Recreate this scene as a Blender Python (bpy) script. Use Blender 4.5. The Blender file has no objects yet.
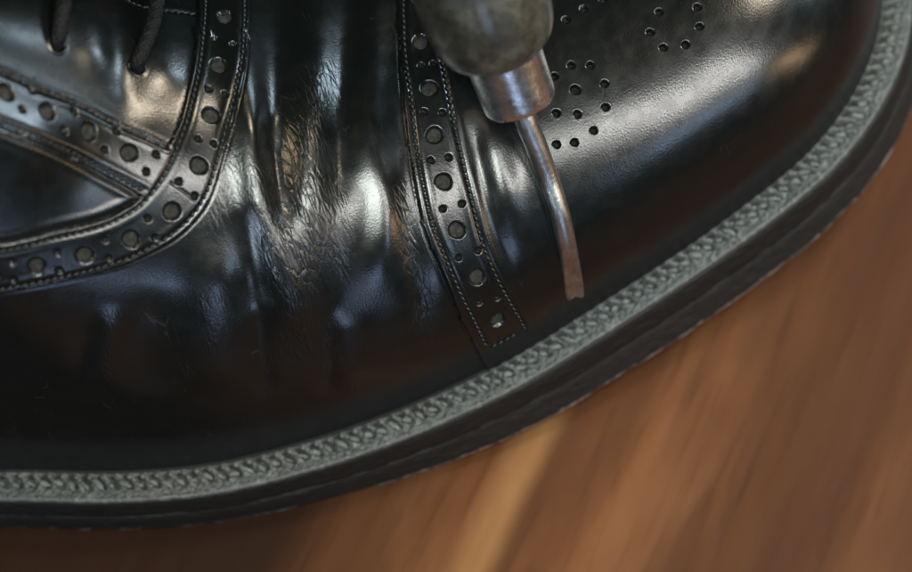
import bpy, math
import numpy as np
from mathutils import Vector, Matrix

S = 0.01                      # the geometry below is written in centimetres
scene = bpy.context.scene
COL = scene.collection
rng = np.random.default_rng(7)
R_ = math.radians

# ------------------------------------------------------------------ camera
ELEV, ROLL, DIST, LENS = R_(60), R_(8), 47.0, 100.0
TGT = np.array([0.0, 0.0, 3.0])
FWD = np.array([0, math.cos(ELEV), -math.sin(ELEV)])
UP0 = np.array([0, math.sin(ELEV), math.cos(ELEV)])
XX = np.array([1.0, 0, 0])
RGT = math.cos(ROLL) * XX - math.sin(ROLL) * UP0
UPV = math.cos(ROLL) * UP0 + math.sin(ROLL) * XX
CAM = TGT - DIST * FWD
KPX = 912 * LENS / 36.0

cd = bpy.data.cameras.new('camera')
co = bpy.data.objects.new('camera', cd)
COL.objects.link(co)
co.matrix_world = Matrix(((RGT[0], UPV[0], -FWD[0], CAM[0] * S), (RGT[1], UPV[1], -FWD[1], CAM[1] * S),
                          (RGT[2], UPV[2], -FWD[2], CAM[2] * S), (0, 0, 0, 1)))
cd.lens = LENS; cd.sensor_width = 36; cd.clip_start = 0.01; cd.clip_end = 50
cd.dof.use_dof = True
cd.dof.focus_distance = 0.455
cd.dof.aperture_fstop = 8.0
scene.camera = co

# ------------------------------------------------------------------ light
w = bpy.data.worlds.new('World'); scene.world = w; w.use_nodes = True
bg = w.node_tree.nodes['Background']
bg.inputs['Color'].default_value = (0.60, 0.70, 0.66, 1); bg.inputs['Strength'].default_value = 0.016
scene.view_settings.view_transform = 'Standard'
scene.view_settings.look = 'None'
scene.view_settings.exposure = 0.1
scene.view_settings.gamma = 1.0


def area(name, loc, target, sx, sy, power, col, roll=0.0):
    l = bpy.data.lights.new(name, 'AREA'); l.shape = 'RECTANGLE'
    l.size = sx * S; l.size_y = sy * S; l.energy = power; l.color = col
    o = bpy.data.objects.new(name, l); COL.objects.link(o)
    loc = Vector(loc) * S; target = Vector(target) * S
    q = (target - loc).to_track_quat('-Z', 'Y')
    o.matrix_world = Matrix.Translation(loc) @ q.to_matrix().to_4x4() @ Matrix.Rotation(roll, 4, 'Z')
    return o


def around(az, el, d=60.0):
    a, e = R_(az), R_(el)
    return (d * math.sin(a) * math.cos(e), 1 + d * math.cos(a) * math.cos(e), 4 + d * math.sin(e))


LIGHTS = [   # azimuth from +y towards +x, elevation, size, power, colour
    ('low_window', around(139, 27), (0, 1, 4), 9, 4, 0.20, (0.50, 0.72, 1.0), 0),
    ('front_window', around(174, 12), (0, 1, 4), 14, 10, 0.24, (0.50, 0.66, 1.0), 0),
    ('top_lamp', around(70, 55), (0, 1, 4), 11, 11, 1.5, (1.0, 0.86, 0.66), 0),
    ('left_softbox', around(-178, 64), (0, 1, 4), 16, 15, 2.6, (0.92, 1.0, 0.93), 0),
    ('left_window', around(-140, 27), (0, 1, 4), 10, 9, 0.60, (0.62, 0.80, 1.0), 0),
    ('warm_left', around(-82, 52), (0, 1, 4), 8, 8, 0.5, (1.0, 0.76, 0.50), 0),
    ('back_window', around(68, 28), (0, 1, 4), 19, 15, 2.3, (0.66, 0.86, 1.0), 0),
]
for L in LIGHTS:
    area(*L)


def strip(name, a, b, width, power, col, d=60.0):
    """strip softbox reaching from direction a to direction b"""
    A_, B_ = Vector(around(*a, d)), Vector(around(*b, d)); c = (A_ + B_) / 2; tgt = Vector((0, 1, 4))
    z = (c - tgt).normalized(); x = (B_ - A_); x = (x - x.dot(z) * z).normalized(); y = z.cross(x)
    l = bpy.data.lights.new(name, 'AREA'); l.shape = 'RECTANGLE'; l.size = (B_ - A_).length * S; l.size_y = width * S
    l.energy = power; l.color = col
    o = bpy.data.objects.new(name, l); COL.objects.link(o)
    o.matrix_world = Matrix(((x[0], y[0], z[0], c[0] * S), (x[1], y[1], z[1], c[1] * S), (x[2], y[2], z[2], c[2] * S), (0, 0, 0, 1)))


strip('strip_softbox', (146, 66), (130, 36), 4.0, 1.7, (1.0, 0.98, 0.94))
strip('warm_strip', (122, 26), (110, 8), 5, 0.38, (1.0, 0.68, 0.40))


# ------------------------------------------------------------------ helpers
def tag(o, label=None, cat=None, group=None, kind=None):
    if label: o['label'] = label
    if cat: o['category'] = cat
    if group: o['group'] = group
    if kind: o['kind'] = kind
    return o


def empty(name, loc):
    o = bpy.data.objects.new(name, None); COL.objects.link(o)
    o.location = Vector(loc) * S; o.empty_display_size = 0.01
    return o


def mesh_obj(name, verts, faces, mat, parent=None, smooth=True, attrs=None):
    """verts (n,3) in cm world; faces (m,4) or (m,3) array or list of arrays"""
    me = bpy.data.meshes.new(name)
    v = np.asarray(verts, dtype=np.float64).copy()
    if parent is not None:
        base = np.array(parent_world(parent))
        v = v - base
    v *= S
    groups = faces if isinstance(faces, list) else [faces]
    groups = [np.asarray(g, dtype=np.int32) for g in groups if len(g)]
    me.vertices.add(len(v)); me.vertices.foreach_set('co', v.astype(np.float32).ravel())
    nl = sum(g.size for g in groups); nf = sum(len(g) for g in groups)
    me.loops.add(nl); me.polygons.add(nf)
    me.loops.foreach_set('vertex_index', np.concatenate([g.ravel() for g in groups]))
    tot = np.concatenate([np.full(len(g), g.shape[1], np.int32) for g in groups])
    st = np.concatenate([[0], np.cumsum(tot)[:-1]]).astype(np.int32)
    me.polygons.foreach_set('loop_start', st)
    me.polygons.foreach_set('use_smooth', np.full(nf, smooth))
    me.update(calc_edges=True)
    if attrs:
        for k, a in attrs.items():
            a = np.asarray(a, dtype=np.float32)
            if a.ndim == 1:
                at = me.attributes.new(k, 'FLOAT', 'POINT'); at.data.foreach_set('value', a)
            else:
                at = me.attributes.new(k, 'FLOAT_VECTOR', 'POINT'); at.data.foreach_set('vector', a.ravel())
    me.validate()
    o = bpy.data.objects.new(name, me); COL.objects.link(o)
    if mat: me.materials.append(mat)
    if parent is not None: o.parent = parent
    return o


def parent_world(p):
    b = np.zeros(3)
    while p is not None:
        b = b + np.array(p.location) / S
        p = p.parent
    return b


def smooth01(x, a, b):
    t = np.clip((x - a) / (b - a), 0, 1); return t * t * (3 - 2 * t)


def catmull(P, n, closed=False):
    P = np.asarray(P, float)
    if closed:
        Q = np.vstack([P[-1], P, P[0], P[1]]); m = len(P)
    else:
        Q = np.vstack([2 * P[0] - P[1], P, 2 * P[-1] - P[-2]]); m = len(P) - 1
    out = []
    for i in range(m):
        p0, p1, p2, p3 = Q[i], Q[i + 1], Q[i + 2], Q[i + 3]
        t = np.linspace(0, 1, n, endpoint=False)[:, None]
        out.append(.5 * ((2 * p1) + (-p0 + p2) * t + (2 * p0 - 5 * p1 + 4 * p2 - p3) * t ** 2 + (-p0 + 3 * p1 - 3 * p2 + p3) * t ** 3))
    if not closed: out.append(P[-1:])
    return np.vstack(out)


def resample(P, step, closed=False):
    P = np.asarray(P, float)
    if closed: P = np.vstack([P, P[:1]])
    d = np.r_[0, np.cumsum(np.linalg.norm(np.diff(P, axis=0), axis=1))]
    n = max(2, int(round(d[-1] / step)))
    s = np.linspace(0, d[-1], n + 1)
    if closed: s = s[:-1]
    return np.stack([np.interp(s, d, P[:, k]) for k in range(P.shape[1])], 1)


def gsmooth_closed(P, sig):
    n = len(P); k = np.fft.fftfreq(n); f = np.exp(-2 * (np.pi * k * sig) ** 2)
    return np.real(np.fft.ifft(np.fft.fft(P, axis=0) * f[:, None], axis=0))


def vnoise(x, y, seed=0):
    """smooth value noise in 2D"""
    r = np.random.default_rng(seed).random((256, 256))
    xi = np.floor(x).astype(int); yi = np.floor(y).astype(int)
    fx = x - xi; fy = y - yi; fx = fx * fx * (3 - 2 * fx); fy = fy * fy * (3 - 2 * fy)
    a = r[xi & 255, yi & 255]; b = r[(xi + 1) & 255, yi & 255]; c = r[xi & 255, (yi + 1) & 255]; d = r[(xi + 1) & 255, (yi + 1) & 255]
    return (a * (1 - fx) + b * fx) * (1 - fy) + (c * (1 - fx) + d * fx) * fy


def project(P):
    q = P - CAM; dz = q @ FWD
    return 456 + KPX * (q @ RGT) / dz, 286 - KPX * (q @ UPV) / dz, dz


def ray(px, py):
    d = FWD + RGT * ((px - 456) / KPX) - UPV * ((py - 286) / KPX)
    return d


# ------------------------------------------------------------------ node helpers
def new_mat(name):
    m = bpy.data.materials.new(name); m.use_nodes = True
    nt = m.node_tree; nt.nodes.clear()
    out = nt.nodes.new('ShaderNodeOutputMaterial'); b = nt.nodes.new('ShaderNodeBsdfPrincipled')
    nt.links.new(b.outputs[0], out.inputs[0])
    return m, nt, b


def N(nt, t, inp=None, **kw):
    n = nt.nodes.new(t)
    for k, v in kw.items(): setattr(n, k, v)
    if inp:
        for k, v in inp.items():
            if isinstance(v, bpy.types.NodeSocket): nt.links.new(v, n.inputs[k])
            else: n.inputs[k].default_value = v
    return n


def mth(nt, op, a, b=None, clamp=False):
    n = nt.nodes.new('ShaderNodeMath'); n.operation = op; n.use_clamp = clamp
    for i, v in enumerate((a, b)):
        if v is None: continue
        if isinstance(v, bpy.types.NodeSocket): nt.links.new(v, n.inputs[i])
        else: n.inputs[i].default_value = v
    return n.outputs[0]


def ramp(nt, fac, stops):
    n = nt.nodes.new('ShaderNodeValToRGB'); nt.links.new(fac, n.inputs[0])
    e = n.color_ramp.elements
    while len(e) < len(stops): e.new(0.5)
    for el, (p, c) in zip(e, stops):
        el.position = p; el.color = (c[0], c[1], c[2], 1) if not isinstance(c, (int, float)) else (c, c, c, 1)
    return n.outputs[0]


def mapping(nt, vec, scale=(1, 1, 1), rot=(0, 0, 0), loc=(0, 0, 0)):
    n = nt.nodes.new('ShaderNodeMapping'); nt.links.new(vec, n.inputs[0])
    n.inputs['Scale'].default_value = scale; n.inputs['Rotation'].default_value = rot; n.inputs['Location'].default_value = loc
    return n.outputs[0]


def mixrgb(nt, fac, a, b, mode='MIX'):
    n = nt.nodes.new('ShaderNodeMix'); n.data_type = 'RGBA'; n.blend_type = mode
    for i, v in ((0, fac), (6, a), (7, b)):
        if isinstance(v, bpy.types.NodeSocket): nt.links.new(v, n.inputs[i])
        elif i == 0: n.inputs[0].default_value = v
        else: n.inputs[i].default_value = (v[0], v[1], v[2], 1)
    return n.outputs[2]


# ------------------------------------------------------------------ materials
def leather_mat():
    """black calf: surf = (length cm, girth cm, 0), crease = how broken the grain is"""
    m, nt, b = new_mat('black_calf_leather')
    at = N(nt, 'ShaderNodeAttribute', attribute_name='surf').outputs['Vector']
    cr = N(nt, 'ShaderNodeAttribute', attribute_name='crease').outputs['Fac']
    # pore grain
    v1 = N(nt, 'ShaderNodeTexVoronoi', {'Vector': at, 'Scale': 17.0}, feature='DISTANCE_TO_EDGE').outputs['Distance']
    v1c = mth(nt, 'MULTIPLY', v1, 3.0, True)
    n1 = N(nt, 'ShaderNodeTexNoise', {'Vector': at, 'Scale': 30.0, 'Detail': 4.0}).outputs['Fac']
    n2 = N(nt, 'ShaderNodeTexNoise', {'Vector': at, 'Scale': 3.0, 'Detail': 5.0}).outputs['Fac']
    # creases: stretched cells, bent by noise
    wn = N(nt, 'ShaderNodeTexNoise', {'Vector': at, 'Scale': 1.3, 'Detail': 3.0})
    off = N(nt, 'ShaderNodeVectorMath', {0: wn.outputs['Color'], 1: (0.5, 0.5, 0.5)}, operation='SUBTRACT').outputs[0]
    off = N(nt, 'ShaderNodeVectorMath', {0: off, 'Scale': 0.12}, operation='SCALE').outputs[0]
    wv = N(nt, 'ShaderNodeVectorMath', {0: at, 1: off}, operation='ADD').outputs[0]
    c1 = N(nt, 'ShaderNodeTexVoronoi', {'Vector': mapping(nt, wv, (12.0, 3.4, 1)), 'Scale': 1.0}, feature='DISTANCE_TO_EDGE').outputs['Distance']
    c1 = mth(nt, 'MULTIPLY', c1, 3.2, True)
    c1 = mth(nt, 'POWER', c1, 0.6)
    c2 = N(nt, 'ShaderNodeTexVoronoi', {'Vector': mapping(nt, wv, (17, 6.5, 1), loc=(3, 1, 0)), 'Scale': 1.0}, feature='DISTANCE_TO_EDGE').outputs['Distance']
    c2 = mth(nt, 'MULTIPLY', c2, 3.5, True)
    cc = mth(nt, 'ADD', c1, mth(nt, 'MULTIPLY', c2, 0.15))
    crn = mth(nt, 'MULTIPLY', cr, ramp(nt, N(nt, 'ShaderNodeTexNoise', {'Vector': mapping(nt, at, (3.0, 1.0, 1)), 'Scale': 1.4, 'Detail': 4.0}).outputs['Fac'], [(0.36, 0.25), (0.62, 1.0)]))
    hc = mth(nt, 'MULTIPLY', cc, crn)
    hg = mth(nt, 'ADD', mth(nt, 'MULTIPLY', v1c, 0.030), mth(nt, 'MULTIPLY', n1, 0.030))
    # long soft scuffs
    sc = N(nt, 'ShaderNodeTexNoise', {'Vector': mapping(nt, at, (1.0, 9.0, 1), rot=(0, 0, 0.5)), 'Scale': 2.2, 'Detail': 6.0, 'Roughness': 0.7}).outputs['Fac']
    sc = mth(nt, 'MULTIPLY', sc, 0.03)
    h = mth(nt, 'ADD', mth(nt, 'ADD', mth(nt, 'MULTIPLY', hc, 0.42), hg), sc)
    bp = N(nt, 'ShaderNodeBump', {'Height': h, 'Strength': 0.75, 'Distance': 0.00035})
    nt.links.new(bp.outputs[0], b.inputs['Normal'])
    # hairline scratches
    sv = N(nt, 'ShaderNodeTexVoronoi', {'Vector': mapping(nt, at, (3.0, 0.5, 1), rot=(0, 0, -0.9)), 'Scale': 1.5}, feature='DISTANCE_TO_EDGE').outputs['Distance']
    scr = mth(nt, 'MULTIPLY', mth(nt, 'LESS_THAN', sv, 0.010), ramp(nt, N(nt, 'ShaderNodeTexNoise', {'Vector': at, 'Scale': 1.6, 'Detail': 2.0}).outputs['Fac'], [(0.60, 0.0), (0.66, 1.0)]))
    dust = N(nt, 'ShaderNodeTexNoise', {'Vector': at, 'Scale': 9.0, 'Detail': 8.0, 'Roughness': 0.75}).outputs['Fac']
    spk = ramp(nt, dust, [(0.66, 0), (0.74, 1)])
    col = mixrgb(nt, mth(nt, 'MULTIPLY', spk, 0.4), (0.0030, 0.0040, 0.0038), (0.05, 0.055, 0.055))
    col = mixrgb(nt, mth(nt, 'MULTIPLY', scr, 0.16), col, (0.06, 0.065, 0.065))
    raw = N(nt, 'ShaderNodeAttribute', attribute_name='raw').outputs['Fac']
    col = mixrgb(nt, ramp(nt, raw, [(0.55, 0.0), (0.95, 1.0)]), col, ramp(nt, dust, [(0.36, (0.014, 0.014, 0.013)), (0.62, (0.048, 0.047, 0.042))]))
    nt.links.new(col, b.inputs['Base Color'])
    nt.links.new(mth(nt, 'MULTIPLY', mth(nt, 'SUBTRACT', 1.0, mth(nt, 'MULTIPLY', raw, 1.5), True), 0.5), b.inputs['Specular IOR Level'])
    rg = ramp(nt, n2, [(0.3, 0.21), (0.7, 0.30)])
    gir = N(nt, 'ShaderNodeSeparateXYZ', {0: at}).outputs[1]
    edge = ramp(nt, mth(nt, 'MULTIPLY', gir, 0.5), [(0.18, 1.0), (0.60, 0.0)])
    rg = mth(nt, 'ADD', rg, mth(nt, 'MULTIPLY', edge, 0.35))
    rr = mth(nt, 'ADD', mth(nt, 'ADD', rg, mth(nt, 'MULTIPLY', raw, 0.8)), mth(nt, 'MULTIPLY', cr, 0.05), True)
    nt.links.new(mth(nt, 'MULTIPLY', mth(nt, 'SUBTRACT', mth(nt, 'SUBTRACT', 1.0, mth(nt, 'MULTIPLY', raw, 2.0), True), edge, True), 0.2), b.inputs['Coat Weight'])
    nt.links.new(rr, b.inputs['Roughness'])
    b.inputs['Coat Roughness'].default_value = 0.22
    nt.links.new(bp.outputs[0], b.inputs['Coat Normal'])
    return m


def simple_mat(name, col, rough, spec=0.5, metal=0.0, noise=0.0, nscale=300.0, bump=0.0, col2=None):
    m, nt, b = new_mat(name)
    tc = N(nt, 'ShaderNodeTexCoord').outputs['Object']
    n = N(nt, 'ShaderNodeTexNoise', {'Vector': tc, 'Scale': nscale, 'Detail': 6.0, 'Roughness': 0.65}).outputs['Fac']
    c2 = col2 or tuple(min(1, c * (1 + noise)) for c in col)
    nt.links.new(ramp(nt, n, [(0.35, col), (0.68, c2)]), b.inputs['Base Color'])
    b.inputs['Roughness'].default_value = rough; b.inputs['Specular IOR Level'].default_value = spec; b.inputs['Metallic'].default_value = metal
    if bump:
        bp = N(nt, 'ShaderNodeBump', {'Height': n, 'Strength': 0.7, 'Distance': bump})
        nt.links.new(bp.outputs[0], b.inputs['Normal'])
    return m


M_leather = leather_mat()
M_thread = simple_mat('black_thread', (0.006, 0.0065, 0.0065), 0.42, 0.4, noise=1.5, nscale=2500)
M_lace = simple_mat('black_waxed_lace', (0.003, 0.0034, 0.0036), 0.6, 0.15, noise=1.5, nscale=2500, bump=0.00008)
M_lining = simple_mat('shoe_lining', (0.10, 0.06, 0.03), 0.7, 0.3, noise=0.5, nscale=80)


def welt_mat():
    m, nt, b = new_mat('waxed_grey_welt')
    tc = N(nt, 'ShaderNodeTexCoord').outputs['Object']
    n = N(nt, 'ShaderNodeTexNoise', {'Vector': tc, 'Scale': 1100.0, 'Detail': 6.0, 'Roughness': 0.75}).outputs['Fac']
    n2 = N(nt, 'ShaderNodeTexNoise', {'Vector': tc, 'Scale': 90.0, 'Detail': 4.0}).outputs['Fac']
    hg = N(nt, 'ShaderNodeAttribute', attribute_name='worn').outputs['Fac']
    c = ramp(nt, n, [(0.34, (0.017, 0.020, 0.019)), (0.55, (0.043, 0.048, 0.045)), (0.72, (0.145, 0.153, 0.142))])
    c = mixrgb(nt, mth(nt, 'MULTIPLY', hg, 0.6), c, (0.19, 0.205, 0.188))
    c = mixrgb(nt, ramp(nt, n2, [(0.4, 0.0), (0.7, 0.35)]), c, (0.062, 0.072, 0.076))
    nt.links.new(c, b.inputs['Base Color'])
    b.inputs['Roughness'].default_value = 0.5; b.inputs['Specular IOR Level'].default_value = 0.55
    bp = N(nt, 'ShaderNodeBump', {'Height': n, 'Strength': 0.8, 'Distance': 0.0003})
    nt.links.new(bp.outputs[0], b.inputs['Normal'])
    return m


def sole_mat():
    m, nt, b = new_mat('dark_sole_edge')
    at = N(nt, 'ShaderNodeAttribute', attribute_name='surf').outputs['Vector']   # x along edge, y down edge (cm)
    ch = N(nt, 'ShaderNodeAttribute', attribute_name='worn').outputs['Fac']
    n = N(nt, 'ShaderNodeTexNoise', {'Vector': mapping(nt, at, (1.0, 7.0, 1)), 'Scale': 3.0, 'Detail': 7.0, 'Roughness': 0.7}).outputs['Fac']
    n2 = N(nt, 'ShaderNodeTexNoise', {'Vector': mapping(nt, at, (3.2, 9.0, 1)), 'Scale': 1.6, 'Detail': 8.0, 'Roughness': 0.72}).outputs['Fac']
    c = ramp(nt, n, [(0.3, (0.005, 0.0042, 0.0038)), (0.75, (0.013, 0.0105, 0.009))])
    k = mth(nt, 'MULTIPLY', mth(nt, 'SUBTRACT', mth(nt, 'ADD', mth(nt, 'MULTIPLY', ch, 0.50), n2), 0.80), 9.0, True)
    c = mixrgb(nt, k, c, (0.24, 0.20, 0.17))
    nt.links.new(c, b.inputs['Base Color'])
    b.inputs['Roughness'].default_value = 0.6; b.inputs['Specular IOR Level'].default_value = 0.3
    bp = N(nt, 'ShaderNodeBump', {'Height': mth(nt, 'ADD', n, n2), 'Strength': 0.7, 'Distance': 0.0005})
    nt.links.new(bp.outputs[0], b.inputs['Normal'])
    return m


M_welt = welt_mat(); M_sole = sole_mat()


def wood_mat():
    m, nt, b = new_mat('oiled_brown_wood')
    tc = N(nt, 'ShaderNodeTexCoord').outputs['Object']
    ang = GRAIN_ANG
    # x across boards, y along the grain (metres)
    r = mapping(nt, tc, (1, 1, 1), rot=(0, 0, -ang))
    warp = N(nt, 'ShaderNodeTexNoise', {'Vector': mapping(nt, r, (14, 3.5, 1)), 'Scale': 1.0, 'Detail': 2.0}).outputs['Fac']
    sep = N(nt, 'ShaderNodeSeparateXYZ', {0: r})
    xw = mth(nt, 'ADD', sep.outputs[0], mth(nt, 'MULTIPLY', warp, 0.02))
    comb = N(nt, 'ShaderNodeCombineXYZ', {0: xw, 1: mth(nt, 'MULTIPLY', sep.outputs[1], 0.10), 2: 0.0}).outputs[0]
    g1 = N(nt, 'ShaderNodeTexNoise', {'Vector': comb, 'Scale': 75.0, 'Detail': 2.0, 'Roughness': 0.6}).outputs['Fac']
    g2 = N(nt, 'ShaderNodeTexNoise', {'Vector': comb, 'Scale': 30.0, 'Detail': 3.0}).outputs['Fac']
    g3 = N(nt, 'ShaderNodeTexNoise', {'Vector': comb, 'Scale': 420.0, 'Detail': 3.0}).outputs['Fac']
    c = ramp(nt, g2, [(0.30, (0.045, 0.0165, 0.0065)), (0.50, (0.096, 0.036, 0.0135)), (0.72, (0.145, 0.058, 0.022))])
    c = mixrgb(nt, ramp(nt, g1, [(0.36, 0.55), (0.60, 0.0)]), c, (0.045, 0.017, 0.008))
    c = mixrgb(nt, ramp(nt, g3, [(0.5, 0.0), (0.8, 0.12)]), c, (0.15, 0.068, 0.03))
    c = mixrgb(nt, ramp(nt, g3, [(0.30, 0.35), (0.46, 0.0)]), c, (0.030, 0.011, 0.005))
    # one pale sapwood streak
    d1 = mth(nt, 'ABSOLUTE', mth(nt, 'SUBTRACT', xw, STREAK_X))
    st = ramp(nt, mth(nt, 'MULTIPLY', d1, 100.0), [(0.14, 1.0), (0.52, 0.0)])
    c = mixrgb(nt, mth(nt, 'MULTIPLY', st, 0.8), c, (0.23, 0.112, 0.043))
    mo = N(nt, 'ShaderNodeTexNoise', {'Vector': mapping(nt, r, (34, 13, 1)), 'Scale': 1.0, 'Detail': 4.0, 'Roughness': 0.6}).outputs['Fac']
    c = mixrgb(nt, ramp(nt, mo, [(0.42, 0.45), (0.60, 0.0)]), c, (0.050, 0.018, 0.008))
    c = mixrgb(nt, ramp(nt, mo, [(0.58, 0.0), (0.75, 0.35)]), c, (0.18, 0.082, 0.035))
    shade = ramp(nt, mth(nt, 'ADD', mth(nt, 'MULTIPLY', mth(nt, 'SUBTRACT', xw, STREAK_X), 10.0), 0.5), [(0.12, 1.0), (0.42, 0.0)])  # shadow beside the shoe, painted into the wood colour left of the streak
    c = mixrgb(nt, mth(nt, 'MULTIPLY', shade, 0.93), c, (0.013, 0.0055, 0.003))
    nt.links.new(c, b.inputs['Base Color'])
    nt.links.new(ramp(nt, g1, [(0.3, 0.55), (0.7, 0.45)]), b.inputs['Roughness'])
    b.inputs['Specular IOR Level'].default_value = 0.12
    bp = N(nt, 'ShaderNodeBump', {'Height': mth(nt, 'ADD', g1, g2), 'Strength': 0.5, 'Distance': 0.0012})
    nt.links.new(bp.outputs[0], b.inputs['Normal'])
    return m


# ------------------------------------------------------------------ ground under the shoe
def onz(px, py, z=0.0):
    d = ray(px, py); return CAM + d * ((z - CAM[2]) / d[2])


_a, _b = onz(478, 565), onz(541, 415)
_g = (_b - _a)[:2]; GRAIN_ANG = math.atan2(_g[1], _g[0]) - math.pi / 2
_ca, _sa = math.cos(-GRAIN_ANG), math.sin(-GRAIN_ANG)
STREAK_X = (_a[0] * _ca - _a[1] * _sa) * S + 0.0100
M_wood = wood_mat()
n = 24
gx, gy = np.meshgrid(np.linspace(-120, 120, n), np.linspace(-90, 150, n), indexing='ij')
gv = np.stack([gx.ravel(), gy.ravel(), np.zeros(n * n)], 1)
ii = np.arange(n * n).reshape(n, n)
gf = np.stack([ii[:-1, :-1], ii[1:, :-1], ii[1:, 1:], ii[:-1, 1:]], -1).reshape(-1, 4)
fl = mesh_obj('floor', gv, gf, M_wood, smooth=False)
tag(fl, 'brown oiled wood surface with one pale streak in the grain', 'floor', kind='structure')

# ------------------------------------------------------------------ shoe plan
AX = np.array([math.cos(R_(15)), math.sin(R_(15))]); BX = np.array([-AX[1], AX[0]])
outer_plan = [(-9.0, -2.22), (-7.09, -2.56), (-5.18, -2.71), (-3.35, -2.56), (-1.88, -2.33), (-0.41, -1.98), (1.12, -1.50), (2.69, -0.83),
              (4.64, 0.03), (5.62, 0.52), (6.27, 0.86), (6.97, 1.25), (7.64, 1.72), (8.38, 2.45), (8.94, 3.20), (9.32, 3.97), (9.58, 4.82),
              (9.68, 5.7), (9.5, 6.8), (8.85, 7.8), (7.6, 8.6), (5.7, 9.05), (3.0, 9.25), (0, 9.1), (-3.1, 8.5), (-7.5, 7.0), (-11.5, 5.4),
              (-15, 4.4), (-18, 3.9), (-20, 3.0), (-20.9, 1.4), (-20.5, -0.5), (-19, -1.6), (-16, -1.75), (-12.5, -1.8)]
OUT = resample(gsmooth_closed(resample(catmull(outer_plan, 12, True), 0.05, True), 8), 0.02, True)


def offset_closed(P, d):
    t = np.roll(P, -3, 0) - np.roll(P, 3, 0); t /= np.linalg.norm(t, axis=1)[:, None]
    nrm = np.stack([-t[:, 1], t[:, 0]], 1)       # inward for ccw
    return P + nrm * d


INN = offset_closed(OUT, 0.66)


def to_uv(P): return np.stack([P @ AX, P @ BX], 1)


def zbase(u):
    """toe spring and heel rise of the last (cm)"""
    x = np.asarray(u) * 0.97
    return 1.8 * (np.clip((x + 5) / 14, 0, 2) ** 1.6) + 2.6 * smooth01(-x, 9.5, 19)


ZW = 1.30                       # welt top above the bottom of the sole
iu = to_uv(INN)
kt, kh = np.argmax(iu[:, 0]), np.argmin(iu[:, 0])
UT, UH = iu[kt, 0], iu[kh, 0]
seq = np.roll(iu, -kh, 0); kt2 = np.argmax(seq[:, 0])
lat, med = seq[:kt2 + 1], np.vstack([seq[kt2:], seq[:1]])[::-1]
lat = lat[np.argsort(lat[:, 0])]; med = med[np.argsort(med[:, 0])]
vL = lambda u: np.interp(u, lat[:, 0], lat[:, 1])
vM = lambda u: np.interp(u, med[:, 0], med[:, 1])

STEP = 0.0175
RT = 4.0
ph = np.linspace(0.004, math.pi / 2, int(6.2 / STEP))
u1 = UT - RT * (1 - np.cos(ph))
u2 = np.arange(u1[-1] - STEP, -12.3, -STEP)
ph2 = np.linspace(0, math.pi / 2 - 0.02, 60)[1:]
u3 = u2[-1] - (u2[-1] - UH) * np.sin(ph2)
UU = np.r_[u1, u2, u3]
TH = np.r_[np.linspace(0.0, math.pi / 2, 430), math.pi / 2 + np.linspace(0, math.pi / 2, 150)[1:]]
nu, nt_ = len(UU), len(TH)
Ug, Tg = np.meshgrid(UU, TH, indexing='ij')
du = UT - UU
Hu = 3.45 * np.sqrt(np.clip(1 - np.abs(1 - np.minimum(du / 4.6, 1)) ** 2.2, 0, 1)) + 0.0095 * du ** 2
Hu = Hu + 0.045 * np.clip(du - 9.5, 0, 11) ** 2
Hu = np.where(du > 19, Hu - 0.0095 * (du ** 2 - 361) * 0.8, Hu)
hh = np.clip((UU - UH) / 2.2, 0, 1); Hu = Hu * np.sqrt(np.clip(1 - (1 - hh) ** 2.6, 0, 1))
vl, vm = vL(UU), vM(UU)
vr = vl + (vm - vl) * (0.52 + 0.14 * smooth01(du, 10, 16))
ne = (2.7 - 0.5 * smooth01(du, 6, 10) - 0.6 * smooth01(du, 10, 17))[:, None]
ct = np.sign(np.cos(Tg)) * np.abs(np.cos(Tg)) ** (2 / ne); sn = np.abs(np.sin(Tg)) ** (2 / ne)
Vg = np.where(Tg < math.pi / 2, vr[:, None] - (vr - vl)[:, None] * ct, vr[:, None] - (vm - vr)[:, None] * ct)
# a little fullness over the feather edge
bul = 0.14 * np.sin(np.clip(sn * 2.4, 0, math.pi)) * np.minimum(1, du / 3)[:, None]
Vg = Vg + np.where(Tg < math.pi / 2, -bul, bul)
Zg = ZW - 0.05 + zbase(UU)[:, None] + Hu[:, None] * sn
Pg = np.stack([Ug * AX[0] + Vg * BX[0], Ug * AX[1] + Vg * BX[1], Zg], -1)


def gnormal(P):
    a = np.gradient(P, axis=0); b = np.gradient(P, axis=1)
    n = np.cross(b, a); l = np.linalg.norm(n, axis=-1, keepdims=True); n = n / np.maximum(l, 1e-9)
    return n


Ng = gnormal(Pg)
if Ng[nu // 2, nt_ // 2, 2] < 0: Ng = -Ng
arc = np.zeros((nu, nt_)); arc[:, 1:] = np.cumsum(np.linalg.norm(np.diff(Pg, axis=1), axis=-1), axis=1)
surf = np.stack([Ug, arc * 1.0, np.zeros_like(Ug)], -1)


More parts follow.
